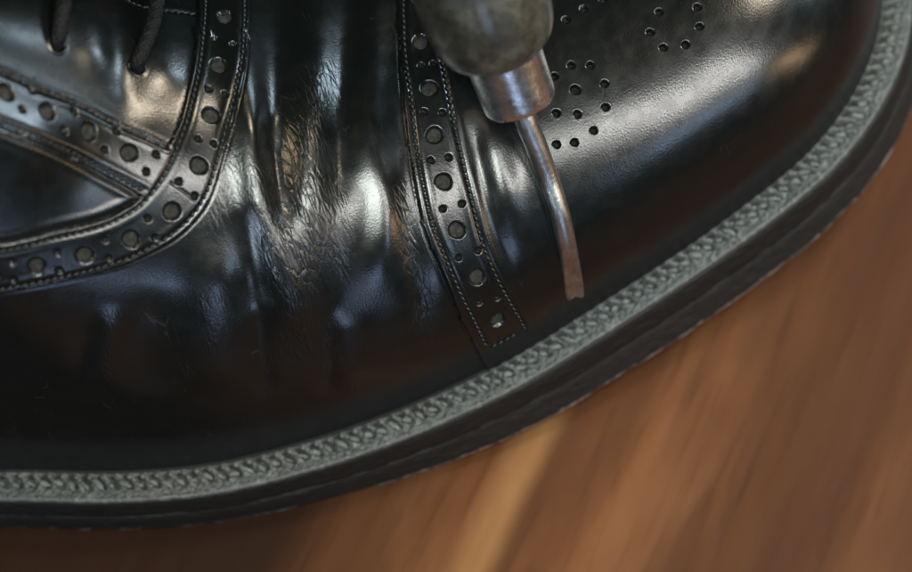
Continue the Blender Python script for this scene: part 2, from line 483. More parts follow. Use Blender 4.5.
class Surf:
    """pixel of the design drawing -> point of the leather surface"""
    def __init__(s, P, Nn):
        s.P = P.reshape(-1, 3); s.N = Nn.reshape(-1, 3)
        s.x, s.y, s.z = project(s.P)
        face = np.einsum('ij,ij->i', s.N, s.P - CAM) < 0
        s.ok = np.where(face, 0, 1e6)

    def idx(s, px, py):
        d = (s.x - px) ** 2 + (s.y - py) ** 2 + s.ok
        k = np.argmin(d)
        near = np.nonzero(d < d[k] + 2.0)[0]
        return near[np.argmin(s.z[near] + 0.02 * d[near])]

    def pt(s, px, py):
        k = s.idx(px, py); p, nn = s.P[k], s.N[k]
        d = ray(px, py); den = d @ nn
        if abs(den) < 0.12: return p, nn, k
        q = CAM + d * (((p - CAM) @ nn) / den)
        if np.linalg.norm(q - p) > 0.25: q = p
        return q, nn, k

    def line(s, pts, sub=4):
        c = catmull(pts, sub); L = resample(np.array([s.pt(*q)[0] for q in c]), 0.06)
        for _ in range(6):
            L[1:-1] = 0.25 * L[:-2] + 0.5 * L[1:-1] + 0.25 * L[2:]
        return L


def dist_poly(P, L, rad):
    """distance of points P to polyline L (3D), inf beyond rad; also running length"""
    D = np.full(len(P), 1e3); T = np.zeros(len(P))
    lo, hi = L.min(0) - rad, L.max(0) + rad
    k = np.nonzero(np.all((P > lo) & (P < hi), axis=1))[0]
    if len(k) == 0: return D, T
    Q = P[k]; bd = np.full(len(k), 1e6); bt = np.zeros(len(k)); run = 0
    for a, b in zip(L[:-1], L[1:]):
        ab = b - a; l2 = ab @ ab
        if l2 < 1e-12: continue
        t = np.clip(((Q - a) @ ab) / l2, 0, 1)
        d = np.linalg.norm(Q - a - t[:, None] * ab, axis=1)
        m = d < bd; bd[m] = d[m]; bt[m] = run + t[m] * math.sqrt(l2); run += math.sqrt(l2)
    D[k] = bd; T[k] = bt
    return D, T


def taper(T, L, a=0.8, b=0.8):
    tot = np.linalg.norm(np.diff(L, axis=0), axis=1).sum()
    r = np.ones_like(T)
    if a: r = r * smooth01(T, 0, a)
    if b: r = r * smooth01(tot - T, 0, b)
    return r


# ---- stage 1: the folds the foot has walked into the vamp
S0 = Surf(Pg[::3, ::3], Ng[::3, ::3])
disp = np.zeros(nu * nt_)
P0 = Pg.reshape(-1, 3)
FOLDS = [([(-60, 120), (0, 135), (50, 150), (100, 172)], 0.24, 0.60, 0, 1.6),
  # pixels, height cm, half width cm, taper start, taper end
    ([(238, -30), (240, 60), (252, 140), (262, 200), (272, 250), (290, 310), (300, 350)], 0.20, 0.32, 0, 1.2),
    ([(283, -30), (282, 60), (278, 130), (280, 190), (288, 235)], -0.19, 0.30, 0, 1.4),
    ([(315, -30), (312, 60), (308, 150), (305, 230), (305, 300), (308, 360)], 0.18, 0.40, 0, 1.5),
    ([(350, -30), (345, 60), (340, 120), (338, 170), (336, 220)], -0.13, 0.24, 0, 1.2),
    ([(376, -30), (372, 60), (366, 110), (372, 160), (386, 200), (382, 260), (384, 300)], 0.11, 0.24, 0, 1.2),
    ([(270, 110), (280, 190), (292, 245)], -0.15, 0.22, 0.8, 0.8),
    ([(246, 100), (261, 190), (273, 250), (290, 305)], 0.07, 0.22, 0.7, 0.6),
    ([(398, 90), (404, 150), (408, 220), (418, 280), (430, 340)], -0.10, 0.20, 1.0, 1.0),
    ([(262, 300), (262, 350), (270, 400)], -0.07, 0.16, 0.5, 0.5),
    ([(248, 200), (250, 260), (262, 320)], -0.10, 0.30, 0.8, 0.8),
    ([(215, 230), (218, 290), (215, 350), (210, 400)], 0.13, 0.45, 1.0, 1.0),
    ([(160, 280), (150, 340), (150, 400)], -0.09, 0.40, 0.8, 0.8),
    ([(118, 300), (108, 340), (100, 400)], 0.09, 0.22, 0.6, 0.6),
    ([(88, 310), (84, 360), (86, 410)], -0.06, 0.22, 0.6, 0.6),
    ([(345, 300), (352, 340), (350, 390)], 0.07, 0.30, 0.6, 0.6),
    ([(322, 300), (328, 350), (330, 400)], -0.06, 0.16, 0.5, 0.5),
    ([(466, 110), (480, 170), (496, 230), (515, 280)], -0.07, 0.16, 0.8, 0.8),
    ([(488, 110), (500, 170), (516, 230)], 0.08, 0.22, 0.8, 0.8),
    ([(112, -20), (120, 40), (126, 90), (140, 130)], -0.10, 0.28, 0, 0.9),
    ([(88, -20), (92, 40), (98, 90)], 0.07, 0.30, 0, 0.8),
    ([(165, -10), (165, 60), (160, 110)], 0.07, 0.30, 0, 0.8),
]
for pts, h, wd, ta, tb in FOLDS:
    h *= 0.68 if pts[0][0] > 0 else 1.0; wd *= 1.12
    L = S0.line(pts, 4)
    D, T = dist_poly(P0, L, wd * 3.2)
    disp += h * np.exp(-(D / wd) ** 2 * 0.9) * taper(T, L, ta, tb)
# slow unevenness of worn leather
disp += 0.03 * (vnoise(surf[..., 0].ravel() * 0.8 + 50, surf[..., 1].ravel() * 0.6 + 50, 3) - 0.5) * smooth01(arc.ravel(), 0.2, 1.5)
P1 = Pg + Ng * disp.reshape(nu, nt_, 1)
N1 = gnormal(P1)
if N1[nu // 2, nt_ // 2, 2] < 0: N1 = -N1
S1 = Surf(P1[::2, ::2], N1[::2, ::2])
P1f = P1.reshape(-1, 3)
ufull, tfull = Ug.ravel(), Tg.ravel()
usub, tsub = Ug[::2, ::2].ravel(), Tg[::2, ::2].ravel()

# ---- stage 2: panels, seams and punched holes
E1 = [(398, -40), (398, 0), (400, 40), (401, 68), (406, 122), (412, 166), (419, 206), (426, 234), (440, 267), (456, 306), (468, 332), (478, 352)]
ST1 = [(403, -40), (403, 0), (404, 40), (406, 66), (411, 96), (414, 130), (419, 164), (426, 200), (432, 226), (446, 260), (460, 293), (473, 318), (485, 343)]
ST2 = [(424, -40), (430, 0), (437, 40), (444, 73), (449, 98), (454, 127), (464, 172), (472, 205), (478, 231), (489, 262), (504, 292), (516, 312), (524, 327)]
ST2b = [(489, 344), (500, 339), (514, 331)]
ST3 = [(241, -40), (243, 8), (242, 34), (241, 60), (237, 84), (230, 114), (222, 142), (216, 162), (209, 185), (200, 204), (187, 220), (171, 234), (148, 247), (122, 259), (84, 270), (39, 280), (0, 287), (-40, 293)]
E3 = [(247, -40), (248, 8), (247, 34), (246, 60), (242, 84), (235, 115), (227, 143), (221, 163), (214, 187), (205, 207), (191, 224), (174, 239), (150, 252), (124, 264), (85, 275), (40, 285), (0, 292), (-40, 298)]
ST4 = [(205, -40), (204, 16), (202, 34), (199, 63), (193, 92), (186, 121), (179, 140), (171, 160), (160, 180), (146, 199), (131, 211), (110, 222), (90, 229), (50, 238), (17, 246), (0, 249), (-40, 254)]
E5 = [(199, -40), (198, 16), (196, 34), (193, 63), (187, 92), (180, 120), (172, 139), (166, 149)]      # facing edge, then the upper edge of the lower strap
E5b = [(166, 145), (150, 137), (126, 127), (105, 118), (79, 103), (55, 94), (34, 87), (16, 77), (3, 72), (-40, 54)]
ST5 = [(-40, 58), (3, 76), (16, 81), (34, 91), (55, 98), (79, 107), (105, 121), (126, 131), (150, 141), (166, 149)]
ST6 = [(-40, 104), (0, 122), (16, 128), (39, 138), (55, 146), (67, 151), (87, 161), (106, 171), (129, 183), (143, 190)]
E6 = [(-40, 109), (0, 127), (16, 133), (39, 143), (67, 156), (87, 166), (106, 176), (128, 188), (141, 196)]
E4 = [(141, 196), (130, 206), (110, 216), (90, 223), (50, 232), (17, 240), (0, 243), (-40, 248)]
SEAM = [(126, 0), (140, 8), (160, 11), (180, 13), (196, 16)]
JOIN = [(170, 183), (182, 191), (194, 201)]

L1 = S1.line(E1); L3 = S1.line(E3); L5 = S1.line(E5, 3); L5b = S1.line(E5b, 3); L6 = S1.line(E6, 3); L4 = S1.line(E4, 3)


def line_ut(pts, sub=4):
    k = [S1.pt(*q)[2] for q in catmull(pts, sub)]
    return np.stack([usub[k], tsub[k]], 1)


def inside(poly, x, y):
    r = np.zeros(len(x), bool); j = len(poly) - 1
    for i in range(len(poly)):
        xi, yi = poly[i]; xj, yj = poly[j]
        if yi != yj:
            c = ((yi > y) != (yj > y)) & (x < (xj - xi) * (y - yi) / (yj - yi) + xi)
            r ^= c
        j = i
    return r


PI = math.pi
e1, e3, e5, e5b, e6, e4 = line_ut(E1), line_ut(E3), line_ut(E5, 3), line_ut(E5b, 3), line_ut(E6, 3), line_ut(E4, 3)
# toe cap: everything ahead of E1, mirrored on the far side
capP = np.vstack([[e1[0][0], PI - e1[-1][1] * 0.2 + 0.2], e1, [e1[-1][0] + 0.3, -0.2], [99, -0.2], [99, PI + 0.3], [e1[-1][0], PI + 0.3]])
m_cap = inside(capP, ufull, tfull)
quP = np.vstack([[e3[0][0], PI * 0.60], e3, [[-99, e3[-1][1] - 0.06], [-99, PI + 0.3], [e3[-1][0] - 1.5, PI + 0.3]]])
m_q = inside(quP, ufull, tfull)
faP = np.vstack([[e5[0][0], PI * 0.60], e5, e5b, [[-99, e5b[-1][1]], [-99, PI * 0.60]]])
m_f = inside(faP, ufull, tfull) & m_q
paP = np.vstack([e6, e4, [[-99, e4[-1][1]], [-99, e6[0][1]]]])
m_p = inside(paP, ufull, tfull) & m_q


def sdist(L, mask, rad=0.5):
    D, T = dist_poly(P1f, L, rad); D = np.minimum(D, rad)
    return np.where(mask, D, -D)


det = np.zeros(nu * nt_)
sd1 = sdist(L1, m_cap); sd3 = sdist(L3, m_q)
def layer(sd, T, soft=0.012):
    return T * smooth01(sd, -soft, soft) * (1 - 0.30 * np.exp(-np.clip(sd, 0, 9) / 0.05))
det += layer(sd1, 0.075) + layer(sd3, 0.085)
# recessed panels inside the straps
sd5 = sdist(np.vstack([L5, L5b]), m_f); sdp = sdist(np.vstack([L6, L4]), m_p)
det -= 0.07 * smooth01(sd5, -0.014, 0.014)
det -= 0.06 * smooth01(sdp, -0.014, 0.014) * (1 + 0.8 * np.exp(-np.clip(sdp, 0, 9) / 0.035))
det += 0.016 * np.exp(-((sdp - 0.14) / 0.07) ** 2)            # rolled edge of the side panel
# the leather under a lapped edge dips a little
for sd in (sd1, sd3):
    det -= 0.02 * np.exp(-((sd + 0.03) / 0.03) ** 2)
SEAMS = [('toe_cap', ST1), ('toe_cap', ST2), ('toe_cap', ST2b), ('wing', ST3), ('wing', ST4), ('wing', ST5), ('wing', ST6), ('facing', SEAM)]
SL = []
for nm, pts in SEAMS:
    L = S1.line(pts, 4); SL.append((nm, L))
    D, T = dist_poly(P1f, L, 0.4)
    det -= 0.024 * np.exp(-(D / 0.036) ** 2)
    det += 0.008 * np.exp(-((D - 0.11) / 0.05) ** 2)
Lj = S1.line(JOIN, 4); D, T = dist_poly(P1f, Lj, 0.3); det -= 0.014 * np.exp(-(D / 0.020) ** 2)

BIG = [(429, 90), (434, 136), (443, 182), (456, 230), (476, 276), (496, 318), (421, 44), (418, 0), (3, 94), (45, 113), (87, 132), (128, 153),
       (225, 20), (218, 68), (210, 117), (198, 166), (171, 211), (130, 238.5), (84, 254), (36, 264.5), (-10, 272), (228, -25)]
SMALL = [(421, 68), (424, 113), (442, 114), (430, 161), (448, 158), (442, 209), (461, 204), (458, 257), (477, 250), (478, 301), (496, 296), (433, 66), (428, 22), (412, 22),
         (29, 93), (20, 111), (72, 113), (62, 131), (115, 132), (103, 150), (155, 155), (145, 172), (-12, 72), (-20, 92),
         (214, 42), (233, 47), (207, 91), (225, 96), (197, 140), (213, 145), (178, 182), (194, 196), (147, 218), (154, 237), (104, 238), (108, 257),
         (57, 251), (59, 269), (11, 260), (13, 278), (219, -2), (236, 0)]
MED = [(604, 85), (605, 108), (593, 131), (574, 143), (556, 145), (577, 115), (556, 114), (571, 67), (590, 67), (554, 78), (548, 98),
       (663, 49), (685, 46), (699, 28), (650, 34), (659, 14), (697, 9), (682, -2), (664, -6), (566, 22), (584, 11), (603, 2), (620, -10)]
raw = np.zeros(nu * nt_)
P1b = P1f


def punch(pts, r, depth, rim, rimw=0.03, rawness=0.5):
    global det
    for px, py in pts:
        p, nn, k = S1.pt(px, py)
        kk = np.nonzero(np.all(np.abs(P1b - p) < r + 0.14, axis=1))[0]
        if not len(kk): continue
        q = P1b[kk] - p
        d = np.linalg.norm(q - 0.7 * (q @ nn)[:, None] * nn, axis=1)
        a = np.arctan2(q @ np.cross(nn, AX3), q @ AX3)
        rr = r * (1 + 0.05 * np.sin(2 * a + px) + 0.03 * np.sin(3 * a + py))
        raw[kk] = np.maximum(raw[kk], rawness * (1 - smooth01(d, rr - 0.03, rr - 0.005)))
        det[kk] += -depth * (1 - smooth01(d, rr - 0.016, rr + 0.012)) + rim * np.exp(-((d - rr - 0.03) / rimw) ** 2)


AX3 = np.array([AX[0], AX[1], 0])
punch(BIG, 0.150, 0.075, 0.001, rawness=1.0)
punch(SMALL, 0.058, 0.09, 0.0, 0.02)
punch(MED, 0.064, 0.12, 0.001, 0.028)
punch([(575, 91)], 0.085, 0.12, 0.001, 0.028)
punch([(57, 46), (137, 68)], 0.115, 0.16, 0.014)

# crease map: where the grain has broken
CREASE = [([(318, 50), (312, 110), (306, 180), (300, 250), (300, 310), (306, 372)], 0.50, 1.0),
          ([(262, 150), (268, 200), (280, 260), (296, 320)], 0.28, 0.9),
          ([(330, 150), (328, 220), (345, 290)], 0.35, 0.5),
          ([(396, 170), (404, 220), (414, 270), (426, 330), (434, 352)], 0.20, 0.95),
          ([(470, 120), (482, 160), (498, 220), (512, 262)], 0.22, 1.0),
          ([(375, 120), (385, 160)], 0.2, 0.5),
          ([(120, 300), (110, 345), (102, 400)], 0.28, 0.55),
          ([(210, 270), (215, 330), (214, 380)], 0.30, 0.28),
          ([(236, 120), (232, 160), (225, 200), (205, 250)], 0.34, 0.28),
          ([(270, 340), (268, 380), (276, 410)], 0.10, 0.5),
          ([(352, 350), (356, 400)], 0.14, 0.5),
          ([(655, 100), (668, 118)], 0.14, 0.35)]
crease = np.zeros(nu * nt_)
for pts, wd, a in CREASE:
    L = S1.line(pts, 4); D, T = dist_poly(P1f, L, wd * 3)
    crease = np.maximum(crease, a * np.exp(-(D / wd) ** 2 * 1.1) * taper(T, L, 0.5, 0.5))
crease *= np.where(m_cap & (sd1 < 0.95) & (sd1 > 0), 0.0, 1.0)
crease[m_q] *= 0.15
# the coarsest crinkles are modelled
su, sv = surf[..., 0].ravel(), surf[..., 1].ravel()
wob = 0.14 * vnoise(su * 1.3 + 9, sv * 1.1 + 9, 11)
cr1 = 1 - np.abs(2 * vnoise((su + wob) * 6.5 + 40, sv * 1.25 + 40, 5) - 1)
cr2 = 1 - np.abs(2 * vnoise((su + wob) * 12.0 + 10, sv * 2.6 + 70, 6) - 1)
det -= crease * (0.004 * cr1 ** 3 + 0.002 * cr2 ** 3)

P2 = P1 + N1 * det.reshape(nu, nt_, 1)
N2 = gnormal(P2)
if N2[nu // 2, nt_ // 2, 2] < 0: N2 = -N2

# ------------------------------------------------------------------ the shoe
shoe = empty('brogue_shoe', (-5, 2.5, 0))
tag(shoe, 'black leather wing brogue with grey welt and creased vamp, toe to the upper right', 'shoe')
idg = np.arange(nu * nt_).reshape(nu, nt_)
F = np.stack([idg[:-1, :-1], idg[:-1, 1:], idg[1:, 1:], idg[1:, :-1]], -1).reshape(-1, 4)
# collar opening behind the laces
fu = Ug[:-1, :-1].ravel(); fz = sn[:-1, :-1].ravel()
open_ = (fu < -13.6) & (fz > 0.86 + 0.14 * smooth01(-fu, 13.6, 16.5) + 0.10 * smooth01(-fu, 16, 19))
fcls = np.zeros(len(F), int)
c0 = F[:, 0]
fcls[m_cap[c0]] = 1; fcls[m_q[c0]] = 2; fcls[m_p[c0]] = 3; fcls[m_f[c0]] = 4
P2f = P2.reshape(-1, 3); surff = surf.reshape(-1, 3)
PARTS = {}
for k, nm in enumerate(['vamp', 'toe_cap', 'wing_strap', 'side_panel', 'eyelet_facing']):
    ff = F[(fcls == k) & ~open_]
    used, inv = np.unique(ff, return_inverse=True)
    PARTS[nm] = mesh_obj(nm, P2f[used], inv.reshape(-1, 4), M_leather, shoe, attrs={'surf': surff[used], 'crease': crease[used], 'raw': raw[used]})
# tongue/lining closing the collar from below: an inner shell 3 mm inside
ks = slice(0, nt_, 12); us = np.nonzero(UU < -10.5)[0][::3]
Pi = (Pg - 0.3 * Ng)[us][:, ks]
a, b_ = Pi.shape[:2]; ii = np.arange(a * b_).reshape(a, b_)
fi = np.stack([ii[:-1, :-1], ii[:-1, 1:], ii[1:, 1:], ii[1:, :-1]], -1).reshape(-1, 4)
fz2 = sn[us][:, ks][:-1, :-1].ravel(); fu2 = Ug[us][:, ks][:-1, :-1].ravel()
op2 = (fu2 < -13.8) & (fz2 > 0.80)
fi = fi[~op2]
mesh_obj('lining', Pi.reshape(-1, 3), fi, M_lining, shoe)


# ---- threads
def tube_mesh(path, rad, seg=8, up=None, flat=1.0, caps=True):
    path = np.asarray(path, float); n = len(path)
    rad = np.full(n, rad) if np.isscalar(rad) else np.asarray(rad)
    t = np.gradient(path, axis=0); t /= np.linalg.norm(t, axis=1)[:, None]
    if up is None:
        up = np.tile([0.13, 0.2, 0.97], (n, 1))
    up = np.asarray(up, float)
    if up.ndim == 1: up = np.tile(up, (n, 1))
    b = np.cross(t, up); b /= np.maximum(np.linalg.norm(b, axis=1), 1e-9)[:, None]; nn = np.cross(b, t)
    a = np.linspace(0, 2 * math.pi, seg, endpoint=False)
    v = path[:, None] + rad[:, None, None] * (np.cos(a)[None, :, None] * b[:, None] + flat * np.sin(a)[None, :, None] * nn[:, None])
    i = np.arange(n * seg).reshape(n, seg); j = np.roll(i, -1, 1)
    f = np.stack([i[:-1], j[:-1], j[1:], i[1:]], -1).reshape(-1, 4)
    v = v.reshape(-1, 3); tri = []
    if caps:
        v = np.vstack([v, path[0], path[-1]]); c0, c1 = n * seg, n * seg + 1
        tri = np.vstack([np.stack([j[0], i[0], np.full(seg, c0)], 1), np.stack([i[-1], j[-1], np.full(seg, c1)], 1)])
    return v, f, tri


class Acc:
    def __init__(s): s.v = []; s.q = []; s.t = []; s.n = 0; s.a = []
    def add(s, v, q, t=(), a=None):
        s.v.append(v); s.q.append(np.asarray(q) + s.n)
        if len(t): s.t.append(np.asarray(t) + s.n)
        if a is not None: s.a.append(a)
        s.n += len(v)
    def build(s, name, mat, parent, **k):
        f = [np.vstack(s.q)] + ([np.vstack(s.t)] if s.t else [])
        return mesh_obj(name, np.vstack(s.v), f, mat, parent, **k)


sub2 = P2[::2, ::2].reshape(-1, 3); subn = N1[::2, ::2].reshape(-1, 3)


def near_n(p):
    k = np.argmin(((sub2 - p) ** 2).sum(1)); return sub2[k], subn[k]


own = {'toe_cap': PARTS['toe_cap'], 'wing': PARTS['wing_strap'], 'facing': PARTS['eyelet_facing']}
for nm, L in SL:
    A = Acc(); pts = resample(L, 0.128)
    for i in range(len(pts) - 1):
        p, q = pts[i], pts[i + 1]
        c = (p + q) / 2; sp, nn = near_n(c)
        d = q - p; ln = np.linalg.norm(d)
        if ln < 1e-5: continue
        d = d / ln; d = d - (d @ nn) * nn; d /= np.linalg.norm(d); sd_ = np.cross(nn, d)
        c = c + nn * ((sp - c) @ nn)
        h = 0.5 * 0.116; s_ = np.linspace(-1, 1, 7)
        sk = 0.020 * (1 + 0.3 * rng.standard_normal())
        path = c + np.outer(s_ * h, d) + np.outer(s_ * sk, sd_) + np.outer(0.026 * (1 - s_ ** 2) + 0.002 + 0.003 * rng.standard_normal(), nn)
        r = 0.026 * np.sqrt(np.clip(1.05 - s_ ** 2, 0.05, 1)) ** 0.8 * (1 + 0.08 * rng.standard_normal())
        A.add(*tube_mesh(path, r, 7, nn))
    A.build('stitching', M_thread, own[nm])

# ---- laces: braided cord out of each eyelet
def lace(px, zs, rad=0.132):
    """px: pixels, zs: how far the cord stands off the leather"""
    pts = []
    for (x, y), h in zip(px, zs):
        p, nn, _ = S1.pt(x, y); pts.append(p + nn * h)
    path = resample(catmull(pts, 12), 0.014); n = len(path); seg = 48
    t = np.gradient(path, axis=0); t /= np.linalg.norm(t, axis=1)[:, None]
    up = np.array([0.1, -0.3, 0.95]); b = np.cross(t, up); b /= np.linalg.norm(b, axis=1)[:, None]; nn = np.cross(b, t)
    a = np.linspace(0, 2 * math.pi, seg, endpoint=False)[None, :]; s = (np.arange(n) * 0.014)[:, None]
    k = 2 * math.pi / 0.42
    A1 = np.cos(4 * a + 2 * k * s) ; A2 = np.cos(4 * a - 2 * k * s)
    over = np.sin(4 * a) * np.sin(2 * k * s)
    hgt = np.maximum(np.abs(A1) ** .7 * (over > 0) , np.abs(A2) ** .7 * (over <= 0))
    r = rad * (0.80 + 0.24 * hgt) * (1 + 0.03 * rng.standard_normal((n, seg)) * 0.6)
    v = path[:, None] + r[..., None] * (np.cos(a)[..., None] * b[:, None] + 0.85 * np.sin(a)[..., None] * nn[:, None])
    i = np.arange(n * seg).reshape(n, seg); j = np.roll(i, -1, 1)
    f = np.stack([i[:-1], j[:-1], j[1:], i[1:]], -1).reshape(-1, 4)
    mesh_obj('shoe_lace', v.reshape(-1, 3), f, M_lace, shoe)


lace([(58, 47), (56, 41), (55, 28), (56, 12), (60, -10), (66, -40)], [-0.28, 0.08, 0.24, 0.34, 0.42, 0.5])
lace([(138, 70), (138, 63), (145, 48), (151, 30), (154, 8), (156, -20), (158, -45)], [-0.28, 0.10, 0.24, 0.34, 0.42, 0.5, 0.5])


# ------------------------------------------------------------------ welt, midsole, outsole
def uvz(P2d, z): return np.column_stack([P2d, z])


def ring_sweep(prof_off, prof_z, path, name, mat, parent, closed_prof=False, disp=None, attrs=None, worn=None):
    n = len(path); m = len(prof_off)
    t = np.roll(path, -2, 0) - np.roll(path, 2, 0); t /= np.linalg.norm(t, axis=1)[:, None]
    inw = np.stack([-t[:, 1], t[:, 0]], 1)
    zb = zbase(path @ AX)
    off = np.broadcast_to(np.asarray(prof_off, float), (n, m)); zz = np.broadcast_to(np.asarray(prof_z, float), (n, m))
    if disp is not None:
        off = off + disp[0]; zz = zz + disp[1]
    V = np.empty((n, m, 3)); V[..., :2] = path[:, None] + inw[:, None] * off[..., None]; V[..., 2] = zb[:, None] + zz
    i = np.arange(n * m).reshape(n, m); j = np.roll(i, -1, 0)
    f = np.stack([i[:, :-1], j[:, :-1], j[:, 1:], i[:, 1:]], -1).reshape(-1, 4)
    if closed_prof:
        g = np.stack([i[:, -1], j[:, -1], j[:, 0], i[:, 0]], -1); f = np.vstack([f, g])
    return mesh_obj(name, V.reshape(-1, 3), f, mat, parent, attrs=attrs)


path = OUT
sarc = np.r_[0, np.cumsum(np.linalg.norm(np.diff(path, axis=0), axis=1))]
PITCH = sarc[-1] / round(sarc[-1] / 0.262)
# welt: top strip, wheeled between the stitches
offs = np.r_[0.02, 0.005, 0.0, 0.0, 0.012, 0.03, np.linspace(0.05, 0.95, 56)]
zz = np.r_[-0.13, -0.125, -0.09, -0.04, -0.015, -0.004, np.zeros(56)]
O, Sg = np.meshgrid(offs, sarc)
wob = 0.03 * (vnoise(Sg * 0.9, O * 2, 21) - 0.5)
phs = (Sg + 0.45 * (O - 0.2) + wob) / PITCH * 2 * math.pi
band = smooth01(O, 0.20, 0.30) * (1 - smooth01(O, 0.60, 0.70))
rel = np.abs(np.cos(phs / 2)) ** 1.5
band2 = smooth01(O, 0.44, 0.50) * (1 - smooth01(O, 0.70, 0.75))
rel2 = np.abs(np.cos(phs / 2 + 0.9)) ** 2
nz = vnoise(Sg * 18, O * 18, 31) - 0.5 + 0.6 * (vnoise(Sg * 42, O * 42, 32) - 0.5)
dz = -0.09 * smooth01(O, 0.20, 0.32) * (1 - rel) * (0.7 + 0.6 * vnoise(Sg * 3.7, O * 3, 39)) + 0.02 * band * rel - 0.05 * band2 * (1 - rel2) + 0.042 * nz * smooth01(O, 0.0, 0.1)
dz = dz * (1 - 0.8 * smooth01(O, 0.54, 0.60)) - 0.12 * smooth01(O, 0.56, 0.66)
doff = 0.010 * (vnoise(Sg * 1.7, O * 0 + 3, 33) - 0.5) * (O < 0.04)
worn = np.clip(band * rel ** 4 * (0.4 + vnoise(Sg * 4, O * 6, 35)) + 0.35 * (vnoise(Sg * 9, O * 9, 36) > 0.72) + 0.25 * np.exp(-((O - 0.03) / 0.03) ** 2), 0, 1)
welt = ring_sweep(offs, zz + ZW, path, 'welt', M_welt, shoe, disp=(doff, dz), attrs={'worn': worn.ravel()})
# stitches of the welt: short slanted cords sitting in the wheeled row
A = Acc(); cnt = int(round(sarc[-1] / PITCH))
tt = np.roll(path, -2, 0) - np.roll(path, 2, 0); tt /= np.linalg.norm(tt, axis=1)[:, None]; inw = np.stack([-tt[:, 1], tt[:, 0]], 1)
for k in range(cnt):
    s0 = (k + 0.02) * PITCH
    i = int(np.argmin(np.abs(sarc - s0))); p = path[i]; tg = tt[i]; nw = inw[i]; zb = float(zbase(p @ AX)) + ZW
    q = np.linspace(-1, 1, 9); ln = 0.085 * (1 + 0.22 * rng.standard_normal()); lt = 0.060 * (1 + 0.45 * rng.standard_normal())
    o_ = 0.31 + 0.016 * rng.standard_normal()
    xy = p + np.outer(q * ln + 0.0, tg) + np.outer(o_ - q * lt, nw)
    z_ = zb + 0.012 + 0.035 * (1 - q ** 2)
    r = 0.052 * np.sqrt(np.clip(1.06 - q ** 2, 0.05, 1)) * (1 + 0.18 * rng.standard_normal())
    v, f, t3 = tube_mesh(np.column_stack([xy, z_]), r, 9, (0, 0, 1.0))
    v = v + 0.009 * rng.standard_normal(v.shape)
    A.add(v, f, t3, np.full(len(v), 0.35 + 0.5 * rng.random()))
    # small nub of the needle hole
    xy2 = p + np.outer(q * 0.03 + 0.07, tg) + np.outer(0.49 + 0.0 * q, nw)
    v, f, t3 = tube_mesh(np.column_stack([xy2, zb - 0.01 + 0.02 * (1 - q ** 2)]), 0.045 * (1 + 0.2 * rng.standard_normal()) * np.sqrt(np.clip(1.06 - q ** 2, 0.05, 1)), 8, (0, 0, 1.0))
    A.add(v, f, t3, np.full(len(v), 0.25 + 0.6 * rng.random()))
A.build('welt_stitching', M_welt, welt, attrs={'worn': np.concatenate(A.a)})

# midsole and outsole edges
def sole_layer(name, z0, z1, flare, seed, ch_lo, ch_hi, tf0, tf1):
    m = 26
    a = np.linspace(0, 1, m)
    edge = flare + 0.03 * (2 * np.abs(a - 0.5)) ** 5
    offs = np.r_[1.1, edge, 1.1]; zz = np.r_[z1, z1 + (z0 - z1) * a, z0]
    st = slice(0, None, 2)
    pth = path[st]; sa = sarc[st]
    O, Sg = np.meshgrid(offs, sa); A_ = np.r_[0, a, 1][None, :]
    nz = vnoise(Sg * 2.2, A_ * 3 + 0 * Sg, seed) - 0.5; nf = vnoise(Sg * 9, A_ * 9 + 0 * Sg, seed + 1) - 0.5
    ed = (O < 0.9)
    d_o = (0.016 * nz + 0.016 * nf) * ed - smooth01(pth @ AX, -6, 3)[:, None] * (tf0 + (tf1 - tf0) * A_) * ed
    chip = smooth01(vnoise(Sg * 3.1, 0 * Sg + 2, seed + 2), 0.55, 0.85) * smooth01(A_ + 0 * Sg, 0.80, 1.0)
    d_z = 0.02 * (vnoise(Sg * 3.3, 0 * Sg + 5, seed + 3) - 0.5) * (A_ > 0.9) + 0.07 * chip * ed
    wn = np.clip(ch_hi * np.exp(-((A_ - 1) / 0.17) ** 2) + ch_lo * np.exp(-(A_ / 0.08) ** 2), 0, 1) + 0 * Sg
    sf = np.stack([Sg, (A_ * (z1 - z0)) + 0 * Sg, 0 * Sg + seed], -1)
    n_, m_ = Sg.shape
    o = ring_sweep(offs, zz, pth, name, M_sole, shoe, disp=(d_o, d_z), attrs={'surf': sf.reshape(-1, 3), 'worn': wn.ravel()})
    return o


sole_layer('midsole', 0.60, ZW - 0.08, -0.02, 51, 0.0, 0.45, 0.04, 0.14)
sole_layer('outsole', 0.02, 0.592, -0.022, 71, 0.25, 0.95, 0.14, 0.36)
# flat underside and the insole platform inside the ring
def plate(name, d, z, mat, parent):
    P = offset_closed(OUT, d)[::20]; n = len(P); zc = zbase(P @ AX) + z
    c = np.stack([np.linspace(P[:, 0].min(), P[:, 0].max(), 5), np.zeros(5)], 1)
    # rings shrinking towards the long axis
    ax_pts = np.clip(P @ AX, UH + 3.5, UT - 3.5)
    mid = ax_pts[:, None] * AX + ((vL(ax_pts) + vM(ax_pts)) / 2)[:, None] * BX
    V = []; K = 8
    for k in range(K + 1):
        q = P + (mid - P) * (k / K); V.append(np.column_stack([q, zbase(q @ AX) + z]))
    i = np.arange((K + 1) * n).reshape(K + 1, n); j = np.roll(i, -1, 1)
    f = np.stack([i[:-1], j[:-1], j[1:], i[1:]], -1).reshape(-1, 4)
    nv = (K + 1) * n
    return mesh_obj(name, np.vstack(V), f, mat, parent, attrs={'surf': np.vstack(V), 'worn': np.zeros(nv)})


plate('sole_bottom', 1.05, 0.02, M_sole, shoe)
plate('insole', 0.80, ZW - 0.02, M_lining, shoe)
